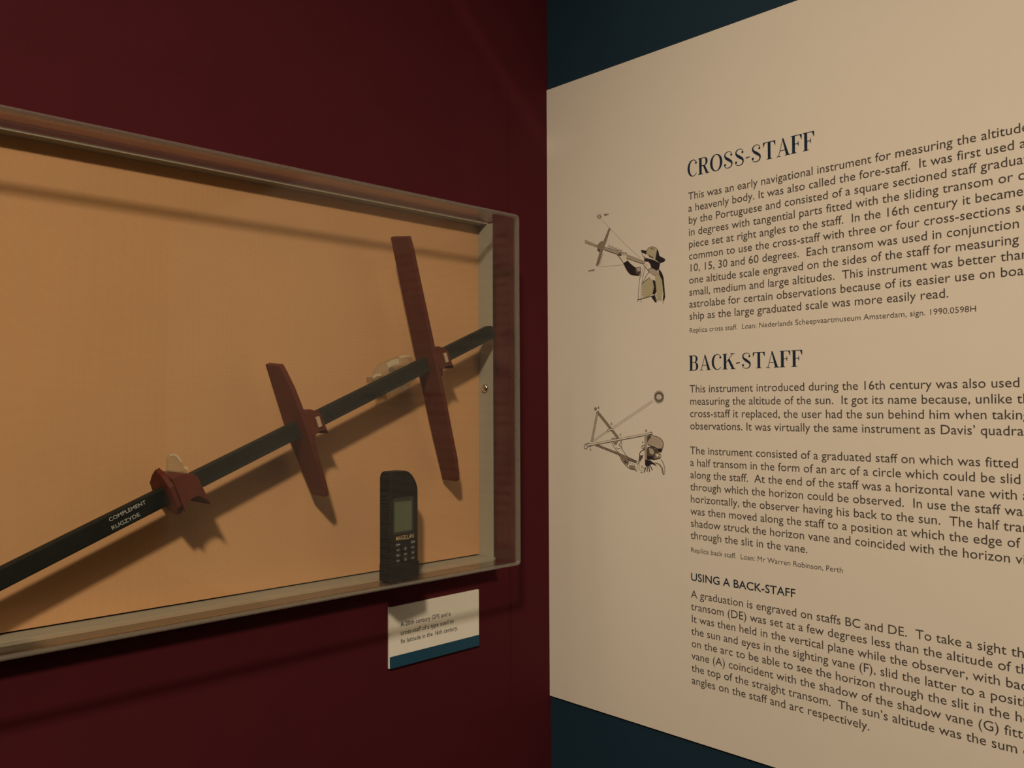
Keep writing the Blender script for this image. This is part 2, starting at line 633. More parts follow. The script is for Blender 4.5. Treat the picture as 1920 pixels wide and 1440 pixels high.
bracket([(0.509, -0.004), (0.507, 0.004), (0.512, 0.016), (0.520, 0.0255), (0.534, 0.029), (0.562, 0.0275), (0.586, 0.0205),
         (0.592, 0.006), (0.590, -0.012), (0.560, -0.0215), (0.528, -0.0185)],
        [([(0.511, 0.0155), (0.518, 0.0165), (0.526, 0.014)], 0.0035), ([(0.541, 0.0215), (0.551, 0.0225), (0.562, 0.0205)], 0.0075),
         ([(0.566, 0.0250), (0.578, 0.0225), (0.584, 0.019)], 0.003), ([(0.552, -0.0185), (0.562, -0.0190)], 0.006)],
        'clear acrylic bracket behind the staff beside its longest vane')
bracket([(0.205, 0.038), (0.212, 0.0405), (0.217, 0.034), (0.2195, 0.016), (0.2215, 0.006), (0.2215, -0.0125), (0.212, -0.0185),
         (0.196, -0.0165), (0.190, -0.006), (0.193, 0.014), (0.2005, 0.027)],
        [([(0.2085, 0.0395), (0.2150, 0.0360), (0.2178, 0.0260)], 0.0026), ([(0.2185, 0.0185), (0.2225, 0.0150)], 0.003)],
        'clear acrylic bracket behind the shortest vane, curved tip showing above it')

# ------------------------------------------------------------------ handheld satellite navigator
GT = math.radians(9.5)
GX, GZ0 = Vector((-0.4165, -0.092, ZB + 0.0057)), ZB + 0.0057
gps = empty('handheld_gps', GX, 'black handheld navigation receiver standing on the floor of the case', 'gps receiver')
gps.rotation_euler = (0, 0, GT)
GW, GD, GH = 0.0545, 0.0215, 0.1505


def profile(z):
    """(left, right) half outline of the body at height z, measured from its left front edge"""
    l, r = 0.0, GW
    if z > GH - 0.030:
        t = (z - (GH - 0.030)) / 0.030
        r = GW - 0.0185 * t ** 1.9
    if z > GH - 0.010:
        t = (z - (GH - 0.010)) / 0.010
        l = 0.0085 * (1 - math.sqrt(max(0, 1 - t * t)))
        r -= 0.006 * (1 - math.sqrt(max(0, 1 - t * t)))
    return l, r


bm = bmesh.new()
zs = [0.0, 0.001, 0.012, 0.0215, 0.0232, 0.04, 0.06, 0.09, 0.1205] + [GH - 0.030 + 0.002 * i for i in range(1, 11)] + \
     [GH - 0.010 + 0.001 * i for i in range(1, 11)]
loops = []
for z in zs:
    l, r = profile(z)
    e = 0.0016 if z < 0.0225 else 0.0                 # thicker rubber boot at the foot
    l, r = l - e * 0.6, r + e * 0.6
    loops.append([bm.verts.new((x, y, z)) for x, y in (
        (l, -e), (r, -e), (r + 0.0012, 0.004), (r, GD), (l, GD), (l - 0.0012, 0.004))])
bm.faces.new(loops[0][::-1])
bm.faces.new(loops[-1])
for a, b in zip(loops, loops[1:]):
    for j in range(6):
        bm.faces.new((a[j], a[(j + 1) % 6], b[(j + 1) % 6], b[j]))
for i in range(28):                                    # grip ribs down the left side
    z = 0.006 + i * 0.0044
    if z > GH - 0.016:
        break
    box(bm, (-0.0032, 0.002, z), (-0.0005, GD - 0.003, z + 0.0024))
    if z < GH - 0.04:
        box(bm, (GW + 0.0005, 0.002, z), (GW + 0.0022, GD - 0.003, z + 0.0024))
body = obj('body', bm, M['rubber'], gps, bevel=0.0012)


def face_box(name, x0, x1, z0, z1, d0, d1, m, parent, r=0.001, **kw):
    bm = bmesh.new()
    P = [(a + 0.5 * (x0 + x1), b + 0.5 * (z0 + z1)) for a, b in rounded(x1 - x0, z1 - z0, r, 3)]
    prism(bm, P, lambda a, b, d: (a, d, b), d0, d1)
    return obj(name, bm, m, parent, **kw)


bez = face_box('display_bezel', 0.0030, GW - 0.0100, 0.064, 0.114, -0.0008, 0.0004, M['screen_edge'], gps, 0.003, bevel=0.0004)
scr = face_box('display', 0.0058, GW - 0.0140, 0.0675, 0.1085, -0.0013, -0.0007, M['lcd'], bez, 0.0012)
scr['label'] = 'green-grey display'
bm = bmesh.new()
text_into(bm, 'MAGELLAN', 0.0088, 0.0555, 0.0086, width=0.0365, off=0.004, shear=0.15)
loc = gps.matrix_basis.copy()
mw = Matrix.LocRotScale(GX, gps.rotation_euler, None)
mw = Matrix.Translation(GX) @ Matrix.Rotation(GT, 4, 'Z')
gps_print = mw @ Matrix(((1, 0, 0, 0), (0, 0, -1, -0.0003), (0, 1, 0, 0), (0, 0, 0, 1)))


def gprint(name, bm, m, parent, dy=-0.0003):
    for f in bm.faces:
        f.normal_update()
        if f.normal.z < 0:
            f.normal_flip()
    for v in bm.verts:
        v.co = Vector((v.co.x, dy, v.co.y))
    me = bpy.data.meshes.new(name)
    bm.to_mesh(me)
    bm.free()
    me.materials.append(m)
    o = bpy.data.objects.new(name, me)
    COL.objects.link(o)
    o.parent = parent
    return o


g = gprint('brand_lettering', bm, M['gold'], gps)
g['label'] = 'gold lettering'
KX = (0.0125, 0.0275, 0.0425)
legends = {(0, 0): 'bar', (2, 0): 'bar', (0, 1): 'bar2', (1, 1): 'up', (2, 1): 'bar2', (0, 2): 'left', (1, 2): 'bar2', (2, 2): 'right',
           (0, 3): 'bar2', (1, 3): 'down', (2, 3): 'bar2'}
for (c, r), kind in legends.items():
    x, z = KX[c], 0.0500 - r * 0.0074
    key = face_box('key', x - 0.0048, x + 0.0048, z - 0.0027, z + 0.0027, -0.0011, 0.0004, M['plastic'], gps, 0.0018, bevel=0.0004)
    bm = bmesh.new()
    if kind == 'bar':
        poly(bm, [(x - 0.0040, z - 0.0009), (x + 0.0040, z - 0.0007), (x + 0.0040, z + 0.0009), (x - 0.0034, z + 0.0006)])
    elif kind == 'bar2':
        poly(bm, [(x - 0.0026, z - 0.0006), (x + 0.0026, z - 0.0006), (x + 0.0026, z + 0.0006), (x - 0.0026, z + 0.0006)])
    elif kind in ('up', 'down'):
        d = 1 if kind == 'up' else -1
        poly(bm, [(x - 0.0020, z), (x + 0.0020, z), (x, z + 0.0024 * d)])
        poly(bm, [(x - 0.0007, z), (x + 0.0007, z), (x + 0.0007, z - 0.0020 * d), (x - 0.0007, z - 0.0020 * d)])
    else:
        d = 1 if kind == 'right' else -1
        poly(bm, [(x, z - 0.0020), (x, z + 0.0020), (x + 0.0024 * d, z)])
        poly(bm, [(x, z - 0.0007), (x, z + 0.0007), (x - 0.0020 * d, z + 0.0007), (x - 0.0020 * d, z - 0.0007)])
    gprint('key_symbol', bm, M['legend'], key, -0.00135)

# ------------------------------------------------------------------ caption card under the case
card = empty('caption_label', (-0.2645, 0, 1.111), 'small white caption card with teal foot, stuck to the wall under the case', 'label')
CX0, CX1, CZ0, CZ1 = -0.3545, -0.1745, 1.1105, 1.2010
CT = -0.0045


def cardp(name, bm, m, **kw):
    for v in bm.verts:
        v.co -= card.location
    return obj(name, bm, m, card, **kw)


bm = bmesh.new()
box(bm, (CX0, CT, CZ0), (CX1, -0.0003, CZ1))
cardp('card', bm, M['card'], bevel=0.0004)
bm = bmesh.new()
box(bm, (CX0 + 0.0006, CT - 0.0004, CZ0 - 0.0002), (CX1 + 0.0002, CT + 0.0002, CZ0 + 0.0172))
o = cardp('colour_band', bm, M['band'])
o['label'] = 'teal band along the foot of the card'
bm = bmesh.new()
for i, (t, w) in enumerate((('A 20th century GPS and a', 0.0985), ('cross-staff of a type used to', 0.1045), ('fix latitude in the 16th century.', 0.1135))):
    text_into(bm, t, CX0 + 0.0205, 1.1693 - i * 0.01255, 0.0098, width=w, off=0.006)
mm = Matrix.Translation((0, CT - 0.0003, 0)) @ ON_LEFT
o = print_obj('caption_text', bm, [M['text']], card, mm)

# ------------------------------------------------------------------ text panel on the teal wall
PX = -0.004
panel = empty('info_panel', (0, -0.6, 0.9886), 'large cream text panel about the cross-staff and back-staff on the teal wall', 'information panel')
bm = bmesh.new()
box(bm, (PX, -1.826, 0.9886), (-0.0003, -0.0016, 2.0666))
for v in bm.verts:
    v.co -= panel.location
obj('board', bm, M['board'], panel, bevel=0.0004)
PM = Matrix.Translation((PX - 0.0003, 0, 0)) @ ON_RIGHT

TS, TSX = 0.0168, 1.018


def para(lines, x, y0, pitch, name='paragraph', size=TS, sx=TSX, m='text', off=0.0, label=None):
    bm = bmesh.new()
    for i, t in enumerate(lines):
        text_into(bm, t, x, y0 - i * pitch, size, sx, off=off)
    o = print_obj(name, bm, [M[m]], panel, PM)
    if label:
        o['label'] = label
    return o


para(("This was an early navigational instrument for measuring the altitude of",
      "a heavenly body. It was also called the fore-staff.  It was first used at sea",
      "by the Portuguese and consisted of a square sectioned staff graduated",
      "in degrees with tangential parts fitted with the sliding transom or cross",
      "piece set at right angles to the staff.  In the 16th century it became",
      "common to use the cross-staff with three or four cross-sections set at",
      "10, 15, 30 and 60 degrees.  Each transom was used in conjunction with",
      "one altitude scale engraved on the sides of the staff for measuring",
      "small, medium and large altitudes.  This instrument was better than the",
      "astrolabe for certain observations because of its easier use on board",
      "ship as the large graduated scale was more easily read."), 0.2998, 1.8167, 0.01854, label='paragraph under the cross-staff heading')
para(("This instrument introduced during the 16th century was also used for",
      "measuring the altitude of the sun.  It got its name because, unlike the",
      "cross-staff it replaced, the user had the sun behind him when taking",
      "observations. It was virtually the same instrument as Davis\u2019 quadrant."), 0.2992, 1.5194, 0.0188, sx=1.008,
     label='short paragraph under the back-staff heading')
para(("The instrument consisted of a graduated staff on which was fitted",
      "a half transom in the form of an arc of a circle which could be slid",
      "along the staff.  At the end of the staff was a horizontal vane with a slit",
      "through which the horizon could be observed.  In use the staff was held",
      "horizontally, the observer having his back to the sun.  The half transom",
      "was then moved along the staff to a position at which the edge of the",
      "shadow struck the horizon vane and coincided with the horizon viewed",
      "through the slit in the vane."), 0.2988, 1.4253, 0.0185, sx=1.013, label='long paragraph describing the back-staff')
para(("A graduation is engraved on staffs BC and DE.  To take a sight the",
      "transom (DE) was set at a few degrees less than the altitude of the sun.",
      "It was then held in the vertical plane while the observer, with back to",
      "the sun and eyes in the sighting vane (F), slid the latter to a position",
      "on the arc to be able to see the horizon through the slit in the horizon",
      "vane (A) coincident with the shadow of the shadow vane (G) fitted at",
      "the top of the straight transom.  The sun\u2019s altitude was the sum of the",
      "angles on the staff and arc respectively."), 0.2981, 1.2062, 0.01862, sx=1.027, label='lowest paragraph, on using a back-staff')
para(("Replica cross staff.  Loan: Nederlands Scheepvaartmuseum Amsterdam, sign. 1990.0598H",), 0.2995, 1.6113, 0.01,
     'credit_line', 0.0108, 1.045, off=-0.004)
para(("Replica back staff.  Loan: Mr Warren Robinson, Perth",), 0.2985, 1.2754, 0.01, 'credit_line', 0.0108, 1.025, off=-0.004)
para(("USING A BACK-STAFF",), 0.2979, 1.2324, 0.01, 'subheading', 0.0168, 1.05, m='head', off=0.008, label='sans-serif subheading')

# high-contrast serif capitals for the two headings
ST, HR = 0.168, 0.036


def ell(cx_, cy_, rx, ry, a0, a1, n=22):
    return [(cx_ + rx * math.cos(math.radians(a0 + (a1 - a0) * i / n)), cy_ + ry * math.sin(math.radians(a0 + (a1 - a0) * i / n)))
            for i in range(n + 1)]


def contrast(a0, a1, thick, n=22, thin=HR):
    return [thin + (thick - thin) * abs(math.cos(math.radians(a0 + (a1 - a0) * i / n))) ** 1.6 for i in range(n + 1)]


class Pen:
    def __init__(s, bm, x, y, sc, sx):
        s.bm, s.x, s.y, s.sc, s.sx = bm, x, y, sc, sx

    def P(s, pts):
        return [(s.x + a * s.sx, s.y + b * s.sc) for a, b in pts]

    def rect(s, x0, y0, x1, y1):
        poly(s.bm, s.P([(x0, y0), (x1, y0), (x1, y1), (x0, y1)]))

    def poly(s, pts):
        poly(s.bm, s.P(pts))

    def rib(s, pts, w, smooth=False, n=6):
        W = w if isinstance(w, list) else [w] * len(pts)
        if smooth:
            pts, W = catmull(pts, W, n)
        L, R_ = [], []
        for i, p in enumerate(pts):
            a, b = pts[max(i - 1, 0)], pts[min(i + 1, len(pts) - 1)]
            l = math.hypot(b[0] - a[0], b[1] - a[1]) or 1
            nx, ny = -(b[1] - a[1]) / l * W[i] / 2, (b[0] - a[0]) / l * W[i] / 2
            L.append((p[0] + nx, p[1] + ny))
            R_.append((p[0] - nx, p[1] - ny))
        for i in range(len(pts) - 1):
            poly(s.bm, s.P([R_[i], R_[i + 1], L[i + 1], L[i]]))

    def disc(s, cx_, cy_, r):
        s.poly(ell(cx_, cy_, r, r, 0, 345, 23))

    def stem(s, x, y0=0.0, y1=1.0, foot=True, top=True, w=ST, sw=0.075):
        s.rect(x - w / 2, y0, x + w / 2, y1)
        if foot:
            s.rect(x - w / 2 - sw, y0, x + w / 2 + sw, y0 + HR)
        if top:
            s.rect(x - w / 2 - sw, y1 - HR, x + w / 2 + sw, y1)

    def C(s):
        a0, a1 = 48, 318
        s.rib(ell(0.40, 0.5, 0.31, 0.495, a0, a1, 30), [HR + (0.15 - HR) * max(0, -math.cos(math.radians(a0 + (a1 - a0) * i / 30))) ** 1.3
                                                       for i in range(31)])
        s.disc(0.60, 0.79, 0.066)
        return 0.70

    def O(s):
        s.rib(ell(0.41, 0.5, 0.325, 0.495, 0, 360, 44), contrast(0, 360, 0.165, 44))
        return 0.82

    def R(s):
        s.stem(0.17)
        s.rect(0.17, 1 - HR, 0.42, 1)
        s.rect(0.17, 0.50, 0.42, 0.50 + HR)
        s.rib(ell(0.42, 0.757, 0.165, 0.228, 90, -90, 18), contrast(90, -90, 0.145, 18))
        s.poly([(0.33, 0.52), (0.47, 0.52), (0.70, 0.03), (0.54, 0.03)])
        s.rect(0.52, 0.0, 0.77, HR)
        return 0.78

    def S(s):
        pts = [(0.565, 0.775), (0.53, 0.91), (0.355, 0.985), (0.175, 0.91), (0.125, 0.77), (0.20, 0.63), (0.355, 0.505), (0.52, 0.375),
               (0.575, 0.235), (0.51, 0.08), (0.325, 0.015), (0.14, 0.085), (0.10, 0.225)]
        s.rib(pts, [0.03, 0.03, 0.032, 0.06, 0.085, 0.13, 0.165, 0.13, 0.085, 0.06, 0.032, 0.03, 0.03], True)
        s.disc(0.535, 0.77, 0.062)
        s.disc(0.13, 0.225, 0.066)
        return 0.68

    def H(s):
        s.poly([(0.02, 0.335), (0.27, 0.365), (0.27, 0.425), (0.02, 0.395)])
        return 0.30

    def T(s):
        s.stem(0.41, top=False)
        s.rect(0.04, 1 - HR, 0.78, 1)
        s.poly([(0.04, 0.73), (0.062, 0.73), (0.16, 1 - HR), (0.04, 1 - HR)])
        s.poly([(0.78, 0.73), (0.758, 0.73), (0.66, 1 - HR), (0.78, 1 - HR)])
        return 0.80

    def A(s):
        s.rib([(0.13, HR), (0.40, 0.995)], 0.034)
        s.poly([(0.345, 1.0), (0.425, 1.0), (0.735, HR), (0.565, HR)])
        s.rect(0.20, 0.30, 0.56, 0.30 + HR)
        s.rect(0.02, 0, 0.25, HR)
        s.rect(0.49, 0, 0.81, HR)
        return 0.80

    def F(s):
        s.stem(0.17)
        s.rect(0.17, 1 - HR, 0.64, 1)
        s.poly([(0.64, 0.70), (0.618, 0.70), (0.52, 1 - HR), (0.64, 1 - HR)])
        s.rect(0.17, 0.495, 0.46, 0.495 + HR)
        s.poly([(0.46, 0.36), (0.44, 0.36), (0.40, 0.495), (0.40, 0.525), (0.44, 0.66), (0.46, 0.66)])
        return 0.66

    def B(s):
        s.stem(0.17)
        s.rect(0.17, 1 - HR, 0.40, 1)
        s.rect(0.17, 0.515, 0.40, 0.515 + HR)
        s.rect(0.17, 0, 0.40, HR)
        s.rib(ell(0.40, 0.765, 0.15, 0.22, 90, -90, 18), contrast(90, -90, 0.14, 18))
        s.rib(ell(0.40, 0.272, 0.185, 0.257, 90, -90, 18), contrast(90, -90, 0.155, 18))
        return 0.70

    def K(s):
        s.stem(0.17)
        s.rib([(0.22, 0.40), (0.66, 1 - HR)], 0.036)
        s.rect(0.52, 1 - HR, 0.80, 1)
        s.poly([(0.34, 0.60), (0.46, 0.70), (0.78, HR), (0.61, HR)])
        s.rect(0.54, 0, 0.85, HR)
        return 0.84


def heading(word, x, y, cap, width, label):
    dry = bmesh.new()
    adv = []
    for ch in word:
        adv.append(getattr(Pen(dry, 0, 0, 1, 1), 'H' if ch == '-' else ch)())
    dry.free()
    gap = 0.035
    total = sum(adv) + gap * (len(word) - 1) - 0.05
    sx = width / total
    bm = bmesh.new()
    cx_ = x - 0.05 * sx
    for ch, a in zip(word, adv):
        getattr(Pen(bm, cx_, y, cap, sx), 'H' if ch == '-' else ch)()
        cx_ += (a + gap) * sx
    o = print_obj('heading', bm, [M['head']], panel, PM)
    o['label'] = label


heading('CROSS-STAFF', 0.3003, 1.8520, 0.0252, 0.2058, 'navy serif heading CROSS-STAFF')
heading('BACK-STAFF', 0.2996, 1.5530, 0.0231, 0.1850, 'navy serif heading BACK-STAFF')

# engraved illustrations beside the text (0.1 mm, from the left edge of the wall and from the floor)
ILL_CROSS=[
('L','m',7.4,[(1243,18186),(1269,18175)]),
('L','m',7.4,[(1240,18181),(1277,18146)]),
('L','m',7.4,[(1234,18178),(1247,18151)]),
('L','m',7.4,[(1228,18178),(1228,18130)]),
('L','m',7.4,[(1221,18180),(1209,18156)]),
('L','m',7.4,[(1215,18184),(1179,18159)]),
('L','m',7.4,[(1212,18190),(1186,18187)]),
('L','m',7.4,[(1212,18195),(1166,18212)]),
('L','m',7.4,[(1215,18200),(1193,18221)]),
('L','m',7.4,[(1220,18202),(1199,18249)]),
('L','m',7.4,[(1227,18202),(1227,18232)]),
('L','m',7.4,[(1234,18200),(1254,18241)]),
('L','m',7.4,[(1239,18196),(1260,18212)]),
('L','m',7.4,[(1242,18191),(1288,18195)]),
('L','w',4.4,[(1304,18118),(1446,17966),(1670,17748),(1852,17576),(2085,17383)]),
('L','w',4.4,[(1249,17337),(1478,17328),(1730,17316)]),
('F','w',[(899,17844),(1204,17700),(1184,17673),(902,17791)]),
('L','m',5.9,[(899,17844),(1057,17770),(1213,17694)]),
('L','m',7.4,[(902,17791),(1037,17735),(1194,17676)]),
('L','m',4.4,[(923,17819),(1198,17690)]),
('F','w',[(1329,17661),(1631,17561),(2155,17327),(2146,17281),(1814,17405),(1612,17505),(1319,17625)]),
('L','d',7.4,[(1329,17661),(1519,17598),(1631,17554)]),
('L','m',7.4,[(1796,17459),(1977,17382),(2146,17318)]),
('L','d',8.8,[(1309,17626),(1480,17551),(1612,17502)]),
('L','d',7.4,[(1796,17415),(1977,17339),(2137,17279)]),
('L','m',4.4,[(1329,17643),(1612,17531)]),
('F','m',[(1446,17966),(1427,17958),(1330,17796),(1301,17732),(1349,17715),(1387,17788),(1469,17955)]),
('L','d',5.9,[(1427,17958),(1301,17732)]),
('L','d',7.4,[(1461,17956),(1352,17710)]),
('F','m',[(1242,17612),(1222,17554),(1148,17375),(1175,17361),(1220,17412),(1300,17620)]),
('L','d',5.9,[(1232,17598),(1148,17375)]),
('L','d',8.8,[(1300,17620),(1221,17464),(1175,17357)]),
('F','m',[(1174,17704),(1243,17755),(1301,17767),(1349,17711),(1329,17646),(1300,17620),(1241,17582),(1178,17624)]),
('F','d',[(1178,17658),(1242,17627),(1232,17583),(1183,17620)]),
('L','d',5.9,[(1174,17704),(1243,17755),(1301,17767)]),
('L','d',5.9,[(1402,17661),(1435,17695)]),
('L','d',5.9,[(1431,17649),(1457,17669)]),
('L','d',4.1,[(1431,17649),(1462,17651)]),
('L','d',5.9,[(1460,17636),(1486,17657)]),
('L','d',5.9,[(1489,17623),(1522,17657)]),
('L','d',4.1,[(1489,17623),(1520,17626)]),
('L','d',5.9,[(1518,17611),(1544,17631)]),
('L','d',5.9,[(1547,17598),(1573,17619)]),
('L','d',4.1,[(1547,17598),(1577,17601)]),
('L','d',5.9,[(1576,17586),(1608,17619)]),
('L','d',5.9,[(1604,17573),(1630,17594)]),
('L','d',4.1,[(1604,17573),(1635,17576)]),
('L','d',5.9,[(1633,17561),(1659,17581)]),
('L','d',5.9,[(1662,17548),(1694,17582)]),
('L','d',4.1,[(1662,17548),(1692,17551)]),
('L','d',5.9,[(1690,17536),(1716,17556)]),
('L','m',4.4,[(1226,17346),(1180,17373)]),
('L','m',4.4,[(1237,17371),(1207,17392)]),
('L','m',3.1,[(1237,17371),(1229,17397)]),
('L','m',4.4,[(1247,17395),(1218,17416)]),
('L','m',4.4,[(1258,17420),(1212,17447)]),
('L','m',3.1,[(1258,17420),(1250,17446)]),
('L','m',4.4,[(1269,17445),(1240,17466)]),
('L','m',4.4,[(1280,17469),(1251,17490)]),
('L','m',3.1,[(1280,17469),(1272,17495)]),
('L','m',4.4,[(1291,17494),(1245,17521)]),
('L','m',4.4,[(1302,17518),(1272,17539)]),
('L','m',3.1,[(1302,17518),(1294,17544)]),
('L','m',4.4,[(1312,17543),(1283,17564)]),
('F','k',[(1731,17345),(1823,17372),(1877,17317),(1940,17266),(1985,17239),(1975,17175),(2055,17144),(2046,17102),(1975,17114),(1893,17136),(1821,17200)]),
('F','d',[(1976,17240),(2083,17242),(2086,17148),(2055,17101),(1975,17153)]),
('F','w',[(1994,17231),(2074,17236),(2075,17171),(2011,17171)]),
('L','k',8.8,[(1731,17345),(1812,17208),(1893,17136),(2055,17101)]),
('F','p',[(1634,17502),(1742,17514),(1796,17481),(1796,17422),(1823,17372),(1736,17345),(1676,17423)]),
('L','k',8.8,[(1602,17498),(1676,17420),(1731,17350)]),
('L','d',7.4,[(1796,17422),(1823,17368)]),
('L','k',7.4,[(1630,17502),(1645,17530),(1660,17510),(1663,17476)]),
('L','k',7.4,[(1664,17498),(1679,17525),(1693,17506),(1697,17472)]),
('L','k',7.4,[(1699,17493),(1714,17521),(1729,17501),(1732,17467)]),
('L','k',7.4,[(1734,17489),(1749,17516),(1764,17497),(1767,17463)]),
('L','k',7.4,[(1767,17485),(1782,17512),(1797,17493),(1800,17459)]),
('F','d',[(1612,17505),(1677,17508),(1695,17472),(1658,17462)]),
('F','o',[(2206,17486),(2245,17524),(2324,17533),(2401,17496),(2438,17441),(2455,17361),(2382,17321),(2278,17362),(2195,17423)]),
('F','k',[(2410,17490),(2438,17441),(2455,17368),(2553,17314),(2565,17284),(2536,17266),(2464,17254),(2373,17322),(2392,17405)]),
('F','k',[(2095,17511),(2210,17485),(2191,17423),(2117,17466)]),
('F','p',[(2114,17466),(2200,17422),(2365,17337),(2351,17316),(2235,17353),(2145,17390)]),
('L','d',7.4,[(2095,17508),(2121,17439),(2149,17390),(2243,17349),(2353,17314)]),
('L','d',8.8,[(2206,17486),(2245,17524),(2324,17533),(2401,17496)]),
('L','d',10.3,[(2280,17512),(2323,17499),(2349,17479)]),
('F','d',[(2235,17425),(2279,17391),(2348,17353),(2330,17341),(2252,17380)]),
('F','k',[(2152,17369),(2234,17350),(2353,17314),(2464,17251),(2446,17171),(2380,17125),(2303,17188),(2269,17270),(2216,17305),(2160,17326)]),
('F','p',[(2158,17298),(2234,17307),(2274,17248),(2285,17190),(2250,17151),(2198,17200),(2145,17256)]),
('L','k',8.8,[(2160,17331),(2169,17297),(2146,17264),(2193,17208),(2224,17168)]),
('L','d',7.4,[(2181,17259),(2216,17248)]),
('L','k',10.3,[(2250,17144),(2233,17174),(2303,17202)]),
('L','d',8.8,[(2083,17213),(2073,17099),(2048,16957),(2034,16814),(2028,16714),(2010,16687)]),
('L','m',5.9,[(2136,17236),(2100,17096),(2081,17069)]),
('L','d',7.4,[(2172,17217),(2135,17092),(2102,16952),(2093,16837),(2087,16694),(2086,16658)]),
('F','o',[(2143,16976),(2258,17043),(2318,17001),(2340,16885),(2316,16773),(2220,16747),(2117,16735),(2119,16893)]),
('L','d',8.8,[(2276,17148),(2206,17099),(2152,17018),(2112,16965)]),
('L','k',10.3,[(2266,17049),(2196,17014),(2134,16970)]),
('L','d',13.3,[(2119,16957),(2126,16939)]),
('L','d',13.3,[(2119,16921),(2126,16903)]),
('L','d',13.3,[(2119,16878),(2126,16860)]),
('L','d',13.3,[(2118,16835),(2125,16817)]),
('L','d',13.3,[(2118,16792),(2125,16774)]),
('F','o',[(2362,17067),(2449,17086),(2499,16981),(2514,16811),(2487,16658),(2410,16679),(2386,16837),(2378,16952)]),
('F','k',[(2429,17173),(2492,17109),(2530,17020),(2542,16906),(2557,16708),(2533,16647),(2509,16656),(2524,16753),(2511,16881),(2499,16981),(2448,17072)]),
('F','k',[(2318,17001),(2370,16984),(2381,16895),(2391,16809),(2359,16766),(2312,16781),(2343,16884)]),
('F','k',[(2281,16745),(2362,16757),(2379,16682),(2396,16641),(2361,16641),(2315,16702)]),
('L','d',8.8,[(2015,16715),(2114,16720),(2237,16738),(2368,16754)]),
('L','d',7.4,[(2394,16759),(2379,16710),(2410,16658)]),
('L','m',7.4,[(2529,16668),(2512,16628),(2525,16613)]),
('F','w',[(2233,17174),(2320,17186),(2415,17132),(2449,17086),(2345,17069),(2276,17119)]),
]
